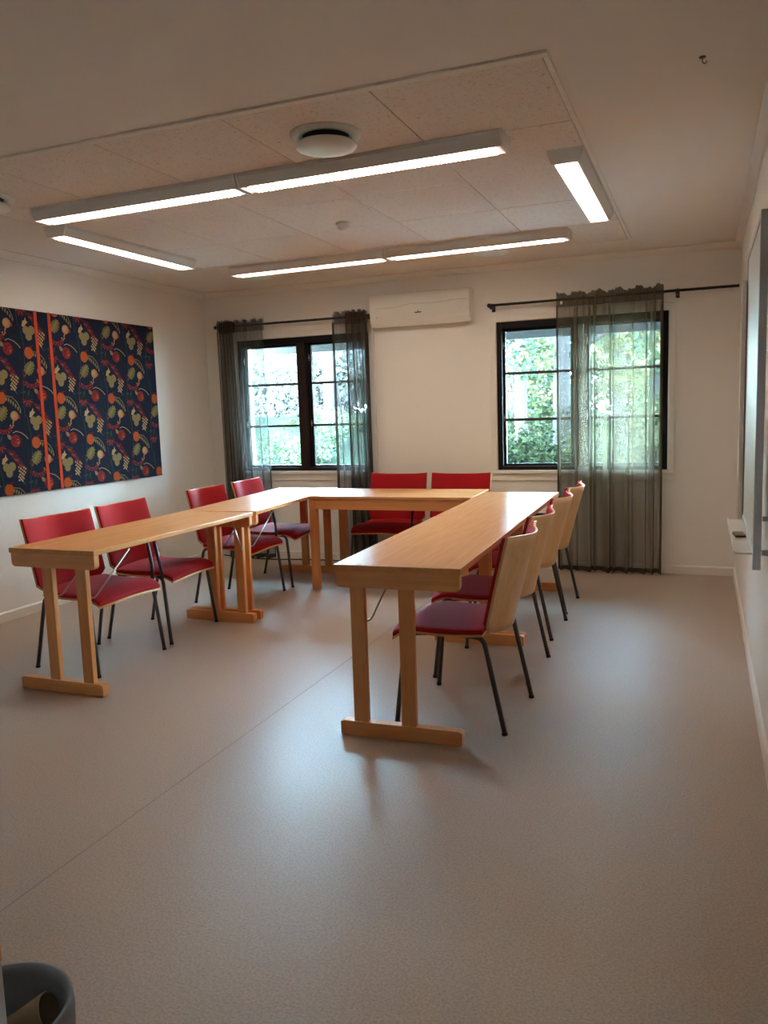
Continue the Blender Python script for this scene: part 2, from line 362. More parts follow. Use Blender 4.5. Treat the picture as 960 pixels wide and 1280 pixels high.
# windows
def window(idx, x0, x1, mull_mat):
    z0, z1 = WZ; yf = YB+0.004; xm = (x0+x1)/2
    root = bpy.data.objects.new('window_%d' % idx, None); COL.objects.link(root); root['kind'] = 'structure'
    root.location = (0, 0, 0)
    fw = 0.042
    boxes('window_frame', [((x0, yf, z0), (x0+fw, YB+0.12, z1)), ((x1-fw, yf, z0), (x1, YB+0.12, z1)),
                           ((x0+fw, yf, z0), (x1-fw, YB+0.12, z0+0.032)), ((x0+fw, yf, z1-0.055), (x1-fw, YB+0.12, z1))], 'window_black', root, 0.003)
    boxes('mullion', [((xm-0.052, yf-0.004, z0+0.03), (xm+0.03, YB+0.11, z1-0.05))], mull_mat, root, 0.004)
    boxes('mullion', [((xm+0.03, yf+0.03, z0+0.032), (xm+0.052, YB+0.11, z1-0.055))], 'window_black', root, 0.002)
    for a, b in ((x0+fw, xm-0.052), (xm+0.052, x1-fw)):
        s = 0.020; zz0, zz1 = z0+0.032, z1-0.055; y0, y1 = YB+0.045, YB+0.085
        boxes('sash', [((a, y0, zz0), (a+s, y1, zz1)), ((b-s, y0, zz0), (b, y1, zz1)), ((a+s, y0, zz0), (b-s, y1, zz0+s)), ((a+s, y0, zz1-s), (b-s, y1, zz1))], 'window_black', root, 0.002)
        boxes('window_pane', [((a+s, YB+0.062, zz0+s), (b-s, YB+0.066, zz1-s))], 'window_glass', root)
        for zc in (1.612, 1.232):
            boxes('muntin', [((a+s, YB+0.050, zc-0.011), (b-s, YB+0.061, zc+0.011))], 'muntin_grey', root, 0.002)
        for zc in (1.25, 1.84) :
            boxes('hinge', [((a+0.001, YB+0.036, zc-0.03), (a+0.008, YB+0.045, zc+0.03)), ((a-0.001, YB+0.030, zc-0.008), (a+0.012, YB+0.045, zc+0.008))], 'silver', root, 0.002)
    # casing
    t = 0.052; y0 = YB-0.016
    boxes('casing', [((x0-t, y0, z0-0.002), (x0-0.002, YB, z1+t)), ((x1+0.002, y0, z0-0.002), (x1+t, YB, z1+t)), ((x0-0.002, y0, z1+0.002), (x1+0.002, YB, z1+t))], 'trim_white', root, 0.003)
    boxes('window_sill', [((x0-t, YB-0.034, z0-0.028), (x1+t, YB+0.02, z0-0.003))], 'trim_white', root, 0.004)
    boxes('apron_board', [((x0-t, y0, z0-0.086), (x1+t, YB, z0-0.028))], 'trim_white', root, 0.003)
    # raised slatted blind bundled outside the glass and its light rail
    return root
window(1, W1[0], W1[1], 'window_brown'); window(2, W2[0], W2[1], 'window_brown')

# roof eave seen through the top of both windows
ev = thing('roof_eave', 'dark grey roof eave seen outside across the top of both windows', 'eave', (0, YB+TH, 2.2))
bm = bmesh.new(); bm_box(bm, (XL-1, 0.0, 0.02), (XR+1, 0.62, 0.05)); obj('soffit', bm, 'outside_grey', ev)
bm = bmesh.new(); bm_box(bm, (XL-1, 0.60, -0.245), (XR+1, 0.64, 0.10)); obj('fascia', bm, 'outside_grey', ev)
bm = bmesh.new(); bm_tube(bm, [(XL-1, 0.57, -0.165), (XR+1, 0.57, -0.165)], 0.012, 8); obj('gutter_pipe', bm, 'outside_white', ev)
bm = bmesh.new(); bm_box(bm, (XL-1.2, -7.9, 0.42), (XR+1.2, 0.75, 0.5)); obj('roof_deck', bm, 'outside_grey', ev)

# ------------------------------------------------------------------ ceiling: acoustic field
boxes('trim_6', [((-3.655, 2.795, H-0.010), (-0.495, 2.83, H)), ((-3.655, 6.045, H-0.010), (-0.495, 6.07, H)), ((-3.655, 2.83, H-0.010), (-3.628, 6.045, H)), ((-0.515, 2.83, H-0.010), (-0.495, 6.045, H))], 'ceiling_paint', bevel=0.002)['kind'] = 'structure'
tm = bmesh.new(); bm_box(tm, (0, 0, 0), (0.6185, 0.6385, 0.009)); tile0 = None
tf = thing('acoustic_ceiling_field', 'square field of speckled acoustic panels inside the plain white ceiling', 'ceiling panel', (-2.07, 4.43, H-0.009)); tf['kind'] = 'structure'
del tf['category']
for i in range(5):
    for j in range(5):
        if tile0 is None:
            o = tile0 = obj('ceiling_panel', tm, 'acoustic_wood_wool', tf, 0.0015)
        else:
            o = tile0.copy(); COL.objects.link(o); o.parent = tf
        x = -3.627+i*0.6222+0.002; y = 2.83+j*0.643+0.002
        dz = random.uniform(0, 0.0012)
        o.location = (x+2.07, y-4.43, dz-0.0005)

# ------------------------------------------------------------------ ceiling lights
def make_light(label, loc, rz):
    t = thing('ceiling_light', label, 'light', loc, rz, 'fluorescent ceiling lights')
    L = 1.266/2; w = 0.079; h = 0.062
    # housing with sloping cheeks, open below
    bm = bmesh.new(); outl = [(-w, 0), (-w, -0.018), (-w+0.020, -h), (-w+0.030, -h), (-w+0.030, -h+0.008), (w-0.030, -h+0.008), (w-0.030, -h), (w-0.020, -h), (w, -0.018), (w, 0)]
    bm_prism(bm, outl, -L, L, 0); obj('housing', bm, 'metal_white', t, 0.002)
    for s in (-1, 1):
        bm = bmesh.new()
        bm_prism(bm, [(-w-0.002, 0), (-w-0.002, -0.02), (-w+0.018, -h-0.003), (w-0.018, -h-0.003), (w+0.002, -0.02), (w+0.002, 0)], s*L-0.012*(s < 0)-0.0, s*L+0.012*(s > 0), 0)
        obj('end_cap', bm, 'plastic_white', t, 0.002)
    bm = bmesh.new(); bm_box(bm, (-L+0.035, -w+0.031, -h-0.001), (L-0.035, w-0.031, -h+0.006)); d = obj('diffuser', bm, 'lit_diffuser', t)
    d['label'] = 'glowing white ribbed diffuser'
    bm = bmesh.new(); n = 58
    for k in range(n):
        x = -L+0.04+(2*L-0.08)*k/(n-1); bm_box(bm, (x-0.0008, -w+0.031, -h-0.006), (x+0.0008, w-0.031, -h-0.001))
    lv = obj('louvre', bm, 'plastic_white', t)
    return t
l0 = make_light('lit fluorescent light right of the round vent, nearest the camera on the right', (-1.440, 3.520, H-0.009), -0.019)
dup(l0, (-2.738, 3.546, H-0.009), -0.019, 'long lit fluorescent light at the near left of the ceiling field')
dup(l0, (-0.598, 4.455, H-0.009), PI/2, 'lit fluorescent light at the right edge of the ceiling field, pointing to the window')
dup(l0, (-3.548, 4.480, H-0.009), PI/2-0.014, 'lit fluorescent light at the left edge of the ceiling field')
dup(l0, (-2.776, 5.557, H-0.009), -0.025, 'far lit fluorescent light above the left window, left of its neighbour')
dup(l0, (-1.478, 5.523, H-0.009), -0.025, 'far lit fluorescent light above the air conditioner and right window')

# ------------------------------------------------------------------ ceiling vents, detector, hook
def make_vent(label, loc):
    t = thing('ceiling_vent', label, 'vent', loc, 0, 'round ceiling vents')
    bm = bmesh.new(); bm_lathe(bm, [(0.095, 0.0), (0.148, 0.0), (0.148, -0.007), (0.128, -0.014), (0.098, -0.012), (0.095, 0.0)], 40); obj('rim', bm, 'vent_white', t)
    bm = bmesh.new(); bm_lathe(bm, [(0, -0.001), (0.096, -0.001), (0.096, -0.012), (0.045, -0.013), (0.045, -0.045), (0, -0.045)], 32); obj('throat', bm, 'dark_gap', t)
    bm = bmesh.new(); bm_lathe(bm, [(0, -0.036), (0.088, -0.036), (0.122, -0.040), (0.129, -0.046), (0.122, -0.056), (0.075, -0.066), (0, -0.069)], 40); obj('disc', bm, 'vent_white', t)
    return t
v0 = make_vent('large round white ceiling vent in front of the nearest light', (-1.472, 3.165, H-0.009))
dup(v0, (-3.41, 3.20, H-0.009), 0, 'round white ceiling vent cut off by the left edge of the photo')
dup(v0, (-3.345, 5.76, H-0.009), 0, 'small looking round vent beyond the far left light')
dup(v0, (-1.42, 5.735, H-0.009), 0, 'round vent just beyond the far right light, above the air conditioner')
t = thing('smoke_detector', 'small white smoke detector in the middle of the ceiling field', 'smoke detector', (-2.05, 4.62, H-0.009))
bm = bmesh.new(); bm_lathe(bm, [(0, 0), (0.05, 0), (0.05, -0.012), (0.044, -0.018), (0, -0.018)], 28); obj('base', bm, 'vent_white', t)
bm = bmesh.new(); bm_lathe(bm, [(0, -0.018), (0.036, -0.018), (0.036, -0.034), (0.028, -0.044), (0, -0.045)], 28); obj('sensor_head', bm, 'plastic_white', t)
bm = bmesh.new(); bm_lathe(bm, [(0, 0), (0.012, 0), (0.010, -0.004), (0.004, -0.005), (0, -0.005)], 16); bm_tube(bm, bend([(0, 0, -0.004), (0, 0, -0.018), (0.010, 0, -0.024), (0.014, 0, -0.014)], 0.006), 0.0018, 6)
tag(obj('ceiling_hook', bm, 'leg_metal', loc=(-0.025, 3.087, H)), 'tiny dark hook screwed into the plain ceiling near the right wall', 'hook')

# ------------------------------------------------------------------ tables
TZ = 0.72
def make_table(name, label, x_left, x_right, length, inner, loc, rz):
    """T-leg folding table; local y from 0 (near end) to length, x across; inner=+1/-1 : side the posts stand nearer to"""
    t = thing(name, label, 'table', loc, rz, 'beech folding tables of the two long rows')
    bm = bmesh.new(); bm_box(bm, (x_left, 0, TZ-0.025), (x_right, length, TZ)); obj('tabletop', bm, 'beech_top', t, 0.003)
    w = x_right-x_left
    for ye, s in ((0.006, 1), (length-0.006, -1)):
        ya, yb = sorted((ye, ye+s*0.034))
        # cross rail with rounded lower corners
        a, b = x_left+0.006, x_right-0.006; zt, zb = TZ-0.0255, TZ-0.094; r = 0.022
        outl = [(a, zt), (a, zb+r)]+[(a+r-r*math.cos(k*PI/8), zb+r-r*math.sin(k*PI/8)) for k in range(1, 5)]+[(b-r+r*math.sin(k*PI/8), zb+r-r*math.cos(k*PI/8)) for k in range(0, 4)]+[(b, zb+r), (b, zt)]
        bm = bmesh.new(); bm_prism(bm, outl, ya, yb, 1); obj('crossbar', bm, 'beech_rail', t, 0.002)
        # foot with chamfered ends
        zf = 0.062
        outl = [(a+0.002, 0.004), (a+0.002, zf-0.006), (a+0.018, zf), (b-0.018, zf), (b-0.002, zf-0.006), (b-0.002, 0.004), (b-0.06, 0.0), (a+0.06, 0.0)]
        bm = bmesh.new(); bm_prism(bm, outl, min(ye-s*0.004, ye+s*0.040), max(ye-s*0.004, ye+s*0.040), 1); obj('foot', bm, 'beech_rail', t, 0.002)
        for d in (0.098, 0.305):
            xc = x_right-d if inner > 0 else x_left+d
            bm = bmesh.new(); bm_box(bm, (xc-0.031, ya+0.002, 0.060), (xc+0.031, yb-0.002, TZ-0.093)); obj('leg', bm, 'beech_leg', t, 0.003)
            if inner < 0 and d > 0.2: continue
            bm = bmesh.new(); y1 = ye+s*0.036
            bm_tube(bm, bend([(xc+0.012, y1-s*0.002, 0.480), (xc+0.038, y1+s*0.012, 0.480), (xc+0.10, y1+s*0.21, TZ-0.030)], 0.02), 0.004, 6)
            obj('brace', bm, 'brace_metal', t)
    return t
# right row: slightly turned
rr = math.atan2(0.0975, 2.87)
make_table('folding_table', 'front right beech folding table, end nearest the camera, bare T shaped legs', 0, 0.535, 1.455, -1, (-1.397, 2.908, 0), rr)
make_table('folding_table', 'far right beech folding table reflecting the window, behind the front right one', 0, 0.535, 1.412, -1, (-1.397-math.sin(rr)*1.458, 2.908+math.cos(rr)*1.458, 0), rr)
make_table('folding_table', 'front left beech folding table with two red chairs behind it', 0, 0.530, 1.462, 1, (-3.203, 2.967, 0), 0.003)
make_table('folding_table', 'far left beech folding table, bright with window glare, angled towards the curtain', 0, 0.530, 1.57, 1, (-3.212, 4.434, 0), 0.090)
# back table with four legs and aprons
t = thing('four_legged_table', 'square-legged beech table with apron, closing the U shape at the back', 'table', (-2.770, 5.375, 0), 0.0)
LX, LY = 1.262, 0.60
bm = bmesh.new(); bm_prism(bm, [(0.0, 0.0), (LX+0.008, 0.0), (LX-0.012, LY), (-0.035, LY)], TZ-0.022, TZ, 2); obj('tabletop', bm, 'beech_top_cross', t, 0.003)
for (a, b), (c, d) in (((0.030, 0.012), (LX-0.03, 0.034)), ((0.030, LY-0.034), (LX-0.05, LY-0.012))):
    bm = bmesh.new(); bm_box(bm, (a, b, TZ-0.100), (c, d, TZ-0.0225)); obj('apron', bm, 'beech_rail', t, 0.002)
for x in (0.012, LX-0.060):
    bm = bmesh.new(); bm_box(bm, (x, 0.06, TZ-0.100), (x+0.022, LY-0.06, TZ-0.0225)); obj('apron', bm, 'beech_rail', t, 0.002)
for x in (0.006, LX-0.068):
    for y in (0.010, LY-0.066):
        bm = bmesh.new(); v = bm_box(bm, (x, y, 0), (x+0.054, y+0.054, TZ-0.0225)); obj('leg', bm, 'beech_leg', t, 0.003)

# ------------------------------------------------------------------ chairs
def back_fn(off):
    def fn(u, v):
        s = 2*u-1; x = 0.248*s
        zb = 0.402+0.055*abs(s)**5
        zt = 0.822-0.012*(1-s*s)
        z = zb+(zt-zb)*v
        h = (z-0.40)/0.42
        bulge = 0.058*(0.5+0.5*math.cos(PI*s))
        y = -0.158-0.085*h-0.012*h*h-bulge*(0.75+0.25*h)+off
        return (x, y, z)
    return fn
def seat_fn(off):
    def fn(u, v):
        s = 2*u-1; t = v
        x = (0.246-0.012*(1-t))*s*(1.0-0.03*max(0, t-0.9)*10*abs(s))
        y = -0.150+0.420*t-0.02*(s**4)*t
        z = 0.440-0.014*s*s-0.55*max(0, t-0.72)**2-0.020*math.sin(PI*min(1, t*1.1))*0.5+off
        return (x, y, z)
    return fn
CH = 'red upholstered chairs with beech plywood shells'
def make_chair(label, loc, rz, arm=None):
    t = thing('conference_chair', label, 'chair', loc, rz, CH)
    bm = bmesh.new(); bm_sheet(bm, back_fn(0), 20, 10, 0.009, (0, -1, 0)); b = obj('backrest', bm, 'ply_shell', t)
    b['label'] = 'curved beech plywood back shell'
    def pf(u, v):
        return back_fn(0.0)(0.002+0.996*u, 0.03+0.968*v)
    bm = bmesh.new(); bm_sheet(bm, pf, 20, 10, 0.016, (0, 1, 0)); obj('back_pad', bm, 'red_fabric', b, 0.004)
    bm = bmesh.new(); bm_sheet(bm, seat_fn(-0.012), 16, 14, 0.008, (0, 0, -1)); s = obj('seat', bm, 'ply_shell', t)
    bm = bmesh.new(); bm_sheet(bm, lambda u, v: seat_fn(-0.012)(0.002+0.996*u, 0.996*v), 16, 14, 0.022, (0, 0, 1)); obj('seat_pad', bm, 'red_fabric', s, 0.006)
    for sx in (-1, 1):
        bm = bmesh.new()
        bm_tube(bm, bend([(sx*0.200, 0.02, 0.404), (sx*0.222, -0.150, 0.398), (sx*0.230, -0.236, 0.006)], 0.035, 5), 0.0105, 10)
        bm_tube(bm, [(sx*0.2299, -0.2347, 0.012), (sx*0.2301, -0.237, 0.0)], 0.012, 10, 1)
        obj('leg', bm, ['leg_metal', 'rubber'], t)
        bm = bmesh.new()
        top = [(sx*0.200, 0.02, 0.404), (sx*0.245, 0.185, 0.398)]
        bm_tube(bm, bend(top+[(sx*0.262, 0.228, 0.006)], 0.035, 5), 0.0105, 10)
        bm_tube(bm, [(sx*0.2619, 0.2275, 0.012), (sx*0.2622, 0.229, 0.0)], 0.012, 10, 1)
        obj('leg', bm, ['leg_metal', 'rubber'], t)
    bm = bmesh.new()
    for y in (-0.085, 0.13): bm_tube(bm, [(-0.205, y, 0.400), (0.205, y, 0.400)], 0.0095, 8)
    for sx in (-1, 1): bm_tube(bm, [(sx*0.14, 0.13, 0.404), (sx*0.14, -0.085, 0.402), (sx*0.13, -0.140, 0.402)], 0.008, 8)
    obj('seat_frame', bm, 'leg_metal', t)
    if arm:
        bm = bmesh.new(); sx = arm
        bm_tube(bm, bend([(sx*0.247, 0.187, 0.395), (sx*0.262, 0.180, 0.50), (sx*0.262, 0.150, 0.645), (sx*0.258, -0.235, 0.640)], 0.03, 5), 0.0105, 10)
        a = obj('armrest', bm, 'leg_metal', t)
        bm = bmesh.new(); bm_box(bm, (sx*0.262-0.022, -0.18, 0.651), (sx*0.262+0.022, 0.155, 0.668)); obj('arm_pad', bm, 'rubber', a, 0.005)
    return t
RL, RR, RB = -PI/2, PI/2, PI
make_chair('red chair nearest the camera at the left table, by the table end', (-3.132, 3.478, 0), RL-0.04, arm=-1)
make_chair('second red chair from the camera at the left tables, below the patterned textile', (-3.165, 4.085, 0), RL+0.06, arm=1)
make_chair('third red chair of the left row, its back just left of the farthest one', (-3.180, 5.030, 0), RL+0.03, arm=-1)
make_chair('farthest red chair of the left row, in front of the left curtain', (-3.205, 5.665, 0), RL+0.09)
make_chair('red chair at the back table, left one, half before the curtain', (-2.375, 6.050, 0), RB, arm=-1)
make_chair('red chair at the back table, right one, beside the right window', (-1.835, 6.050, 0), RB)
c0 = make_chair('nearest red chair with beech back on the right, seat fully visible', (-0.965, 3.335, 0), RR-0.04)
dup(c0, (-0.998, 3.960, 0), RR-0.03, 'second beech-backed red chair on the right, just behind the nearest')
make_chair('third beech-backed red chair on the right row', (-1.025, 4.735, 0), RR-0.02, arm=1)
dup(c0, (-1.040, 5.350, 0), RR-0.02, 'farthest beech-backed red chair on the right, before the long curtain')

# ------------------------------------------------------------------ patterned wall textile
def textile():
    Y0, Y1, Z0, Z1, X = 2.90, 5.760, 0.848, 2.108, XL+0.025
    t = thing('wall_textile', 'large navy textile panel printed with fruit and leaves on the left wall', 'wall hanging', (XL, (Y0+Y1)/2, Z0))
    oy = (Y0+Y1)/2
    bm = bmesh.new(); bm_box(bm, (0.0, Y0-oy, 0), (0.025, Y1-oy, Z1-Z0)); obj('fabric_panel', bm, 'print_navy', t, 0.003)
    names = ['print_red', 'print_orange', 'print_maroon', 'print_tan', 'print_cream', 'print_green', 'print_peach', 'print_teal', 'print_dark_green', 'print_rose']
    K = {n[6:]: i for i, n in enumerate(names)}
    bm = bmesh.new(); lay = [0]
    def poly(pts, col, lift=0.0):
        q = []
        # clip to panel
        def clip(ps, ax, lim, sgn):
            out = []
            for i in range(len(ps)):
                a, b = ps[i], ps[(i+1) % len(ps)]
                ina, inb = sgn*(a[ax]-lim) <= 0, sgn*(b[ax]-lim) <= 0
                if ina: out.append(a)
                if ina != inb:
                    k = (lim-a[ax])/(b[ax]-a[ax]); out.append((a[0]+k*(b[0]-a[0]), a[1]+k*(b[1]-a[1])))
            return out
        ps = [tuple(p) for p in pts]
        for ax, lim, sg in ((0, Y1-0.003, 1), (0, Y0+0.003, -1), (1, Z1-0.003, 1), (1, Z0+0.003, -1)):
            ps = clip(ps, ax, lim, sg)
            if len(ps) < 3: return
        lay[0] += 1
        x = 0.0255+lift*0.0003+(lay[0] % 7)*0.00002
        try: f = bm.faces.new([bm.verts.new((x, a-oy, b-Z0)) for a, b in ps]); f.material_index = K[col]
        except ValueError: pass
    def rotp(pts, c, ang, s=1.0):
        ca, sa = math.cos(ang), math.sin(ang)
        return [(c[0]+s*(ca*x-sa*y), c[1]+s*(sa*x+ca*y)) for x, y in pts]
    def disc(c, r, col, lift=0, n=12, sy=1.0): poly([(c[0]+r*math.cos(2*PI*k/n), c[1]+sy*r*math.sin(2*PI*k/n)) for k in range(n)], col, lift)
    def stroke(pts, w, col, lift=0):
        for (a, b), (c, d) in zip(pts, pts[1:]):
            L = math.hypot(c-a, d-b) or 1; nx, ny = -(d-b)/L*w/2, (c-a)/L*w/2
            poly([(a+nx, b+ny), (c+nx, d+ny), (c-nx, d-ny), (a-nx, b-ny)], col, lift)
    def leaf(c, ang, L, w, col, lift=0): poly(rotp([(0, 0), (L*.25, w*.42), (L*.55, w*.5), (L*.85, w*.22), (L, 0), (L*.85, -w*.22), (L*.55, -w*.5), (L*.25, -w*.42)], c, ang), col, lift)
    def oak(c, ang, L, w, col, vein):
        # lobes as a fan of quads
        n = 5
        for s in (-1, 1):
            for k in range(n):
                a = L*(0.08+0.17*k); ww = w*(0.55+0.45*math.sin(PI*(k+0.8)/n))*0.5
                poly(rotp([(a, 0), (a+L*0.06, s*ww), (a+L*0.16, s*ww*1.05), (a+L*0.20, s*ww*0.45), (a+L*0.22, 0)], c, ang), col, 1)
        poly(rotp([(L*.86, -w*.16), (L*1.05, 0), (L*.86, w*.16), (L*.75, 0)], c, ang), col, 1)
        stroke(rotp([(-L*.15, 0), (L*.95, 0)], c, ang), 0.004, vein, 2)
    for ci in range(-8, 4):
        for rj in range(-3, 3):
            cy = 4.729+ci*0.27; cz = 1.834+rj*0.62+(0.31 if ci % 2 else 0)
            P = lambda a, b: (cy+a, cz+b)
            # trailing stem
            st = [P(0.118+0.022*math.sin(k*0.55), 0.16-0.062*k) for k in range(11)]
            stroke(st, 0.006, 'teal', 0)
            stroke([P(-0.02, 0.055), P(0.01, 0.066), (P(0.05, 0.055)), P(0.085, 0.035), P(0.11, 0.01)], 0.005, 'cream', 1)
            for k in range(5): leaf(P(0.105+0.02*(k % 2), 0.10-0.05*k), 1.2+0.5*(k % 3), 0.06, 0.015, 'dark_green', 0)
            # pomegranate
            leaf(P(-0.035, 0.01), 2.3, 0.05, 0.03, 'tan', 0)
            disc(P(0, 0), 0.043, 'red', 1, 14); disc(P(0.012, -0.006), 0.022, 'orange', 2, 6)
            for k in range(5): leaf(P(0.0, 0.0), k*2*PI/5, 0.035, 0.010, 'maroon', 3)
            # orange fruit
            disc(P(0.179, -0.018), 0.038, 'orange', 1, 14, 1.12); leaf(P(0.17, 0.02), 0.2, 0.06, 0.012, 'maroon', 2); leaf(P(0.185, 0.02), 2.6, 0.05, 0.010, 'dark_green', 2)
            # feather leaf
            for k in range(7):
                a = k/6; leaf(P(0.225+0.105*a, -0.012-0.085*a**1.6), -1.9+0.4*a, 0.036-0.012*abs(a-.4), 0.014, 'tan', 1)
            stroke([P(0.215, -0.005), P(0.27, -0.015), P(0.31, -0.05), P(0.335, -0.10)], 0.007, 'green', 2)
            # oak leaf
            oak(P(0.135, -0.168), 0.85, 0.115, 0.080, 'green', 'tan')
            leaf(P(0.145, -0.155), 0.95, 0.09, 0.022, 'tan', 2)
            # turnip / pear
            disc(P(0.276, -0.140), 0.034, 'peach', 1, 12); disc(P(0.268, -0.136), 0.022, 'cream', 2, 10); leaf(P(0.268, -0.165), -1.9, 0.04, 0.012, 'peach', 1)
            leaf(P(0.300, -0.15), 0.2, 0.028, 0.03, 'rose', 0)
            # red berry arc
            for k in range(13):
                a = -0.9+1.8*(k/12); r = 0.066 if k % 2 else 0.05
                disc(P(0.182+1.15*r*math.sin(a)*1.1, -0.190-r*math.cos(a)*1.0), 0.0085, 'red' if k % 3 else 'rose', 1, 7)
            for k in range(3): disc(P(0.235+0.012*k, -0.205-0.012*(k % 2)), 0.007, 'peach', 2, 7)
            # agave
            for k in range(9):
                a = PI*1.5+(k-4)*0.42; leaf(P(0.405, -0.035), a, 0.055, 0.011, 'rose' if k % 2 else 'maroon', 1)
            for k in range(5): leaf(P(0.405, -0.03), PI*0.5+(k-2)*0.5, 0.05, 0.008, 'dark_green', 1)
            # tulip
            poly([P(-0.135, -0.150), P(-0.125, -0.115), P(-0.105, -0.105), P(-0.098, -0.085), P(-0.090, -0.110), P(-0.078, -0.118), P(-0.098, -0.135), P(-0.115, -0.155)], 'cream', 1)
            # burgundy spray
            for k in range(6):
                a = k/5; q = P(-0.045+0.095*a, -0.070-0.115*a)
                leaf(q, 2.9-0.25*a, 0.048, 0.020, 'rose' if k % 2 else 'maroon', 1); leaf(q, -0.2-0.5*a, 0.040, 0.018, 'maroon', 1)
            stroke([P(-0.05, -0.06), P(0.06, -0.20)], 0.004, 'maroon', 0)
            # three-lobed tan leaf
            for dx, dz, r in ((-0.100, -0.175, 0.030), (-0.050, -0.172, 0.032), (-0.078, -0.215, 0.030), (-0.075, -0.190, 0.030)): disc(P(dx, dz), r, 'tan', 1, 9)
            stroke([P(-0.078, -0.175), P(-0.078, -0.235)], 0.003, 'green', 2)
            # yellow berries
            for k in range(20):
                a = (k*0.618) % 1; b = k/19
                disc(P(0.030+(a-0.5)*0.075*(1-0.4*b)+0.025*(0.5-b), -0.180-0.095*b), 0.0078, 'cream' if k % 4 else 'peach', 2, 7)
            for k in range(4): leaf(P(0.055, 0.10-0.03*k), -0.6-0.4*k, 0.06, 0.010, 'dark_green', 0)
            for k in range(6): leaf(P(0.36+0.012*k, 0.05+0.02*k), 0.9+0.35*k, 0.055, 0.013, 'maroon' if k % 2 else 'dark_green', 0)
            for k in range(5): leaf(P(0.02+0.03*k, -0.27-0.012*k), -0.8+0.5*k, 0.055, 0.014, 'dark_green' if k % 2 else 'teal', 0)
    obj('printed_motifs', bm, names, t)
    for yy in (4.452, 4.580):
        bm = bmesh.new(); bm_box(bm, (0.0262, yy-oy-0.013, -0.001), (0.0285, yy-oy+0.013, Z1-Z0+0.001)); r = obj('ribbon', bm, 'print_ribbon', t)
        r['label'] = 'bright orange vertical ribbon'
textile()

# ------------------------------------------------------------------ curtains and rods
def rod(label, x0, x1, brs, finials):
    t = thing('curtain_rod', label, 'curtain rod', ((x0+x1)/2, 6.5, 2.155)); ox = (x0+x1)/2
    bm = bmesh.new(); bm_tube(bm, [(x0-ox, 0, 0), (x1-ox, 0, 0)], 0.0105, 10); obj('pole', bm, 'rod_black', t)
    for b in brs:
        bm = bmesh.new(); bm_tube(bm, [(b-ox, 0, -0.014), (b-ox, 0.085, -0.014)], 0.006, 8); bm_tube(bm, [(b-ox, 0, -0.030), (b-ox, 0, 0.012)], 0.014, 10); bm_box(bm, (b-ox-0.014, 0.079, -0.045), (b-ox+0.014, 0.084, 0.02)); obj('bracket', bm, 'rod_black', t)
    for f in finials:
        bm = bmesh.new(); bm_lathe(bm, [(0, -0.018), (0.012, -0.014), (0.018, 0), (0.012, 0.014), (0, 0.018)], 14); obj('finial', bm, 'rod_black', t, loc=(f-ox, 0, 0))
    return t
rod('black curtain rod above the left window, ending beside the air conditioner', -4.225, -2.650, (-4.185, -2.690), (-4.225, -2.650))
rod('longer black curtain rod above the right window, running to the right wall', -1.630, 0.222, (-1.612, -0.200), (-1.630,))
def curtain(label, name, x0t, x1t, x0b, x1b, mat, seed, folds, amp, dense=None, z0=0.012, ztop=2.2, yc=6.5, layers=1):
    rnd = random.Random(seed)
    t = thing(name, label, 'curtain', ((x0t+x1t)/2, yc, z0)); ox = (x0t+x1t)/2
    ph = [rnd.uniform(0, 6.28) for _ in range(6)]; fq = [folds*(0.6+0.8*rnd.random()) for _ in range(3)]
    N = int(130*max(1, abs(x1t-x0t)/0.5)); M = 46
    def warp(u):
        if dense: u = u+dense*math.sin(PI*u)*(1-u)*0.9
        return u
    def fn(u, v, top=True):
        z = z0+(ztop-z0)*v
        k = min(1, (1-v)*6+0.25)
        ww = u+0.045*k*math.sin(2*PI*fq[0]*u*0.5+ph[0])*math.sin(PI*u)/max(1, folds*0.18)
        x = (x0b+(x1b-x0b)*ww)*(1-v)+(x0t+(x1t-x0t)*ww)*v
        a = amp*(0.45+0.55*(1-v)**0.7)
        y = a*(0.6*math.sin(2*PI*fq[0]*u+ph[1]+0.5*math.sin(3*v+ph[3]))+0.4*math.sin(2*PI*fq[1]*1.7*u+ph[2]-0.7*v))
        x += 0.30*a*math.sin(2*PI*fq[0]*u*1.0+ph[4]+v*0.6)
        zz = z
        if v > 0.965:                       # gathered heading over the rod
            g = (v-0.965)/0.035
            y = 0.35*y+0.010*math.sin(2*PI*folds*3.1*u+ph[5])
            zz = z+g*(0.011*math.sin(2*PI*folds*0.62*u+ph[2])+0.008*math.sin(2*PI*folds*1.33*u+ph[1])+0.003*math.sin(2*PI*folds*3.1*u))
            if 0.975 < v < 0.985: y = 0.2*y+0.0
        if v < 0.01: zz = z+0.006*math.sin(2*PI*fq[0]*u+ph[1])
        return (x-ox, y-0.018, zz-z0)
    bm = bmesh.new(); bm_sheet(bm, fn, N, M); obj('sheer_cloth', bm, mat, t)
    # second layer of the rod pocket, closing behind the pole
    bm = bmesh.new(); bm_sheet(bm, lambda u, v: (fn(u, 0.955+0.045*v)[0], fn(u, 0.955+0.045*v)[1]+0.036-0.012*abs(v-0.5), fn(u, 0.955+0.045*v)[2]), N, 4); obj('rod_pocket', bm, mat, t)
    for us in (0.0, 1.0):                    # side hems
        bm = bmesh.new(); d = 0.011/(abs(x1t-x0t)); bm_sheet(bm, lambda u, v: tuple(a+b for a, b in zip(fn(abs(us-u*d), v*0.96), (0, -0.002, 0))), 2, M); obj('hem', bm, 'sheer_hem', t)
    bm = bmesh.new(); bm_sheet(bm, lambda u, v: tuple(a+b for a, b in zip(fn(u, 0.0+v*0.018), (0, -0.002, 0))), N, 2); obj('hem', bm, 'sheer_hem', t)
    return t, fn
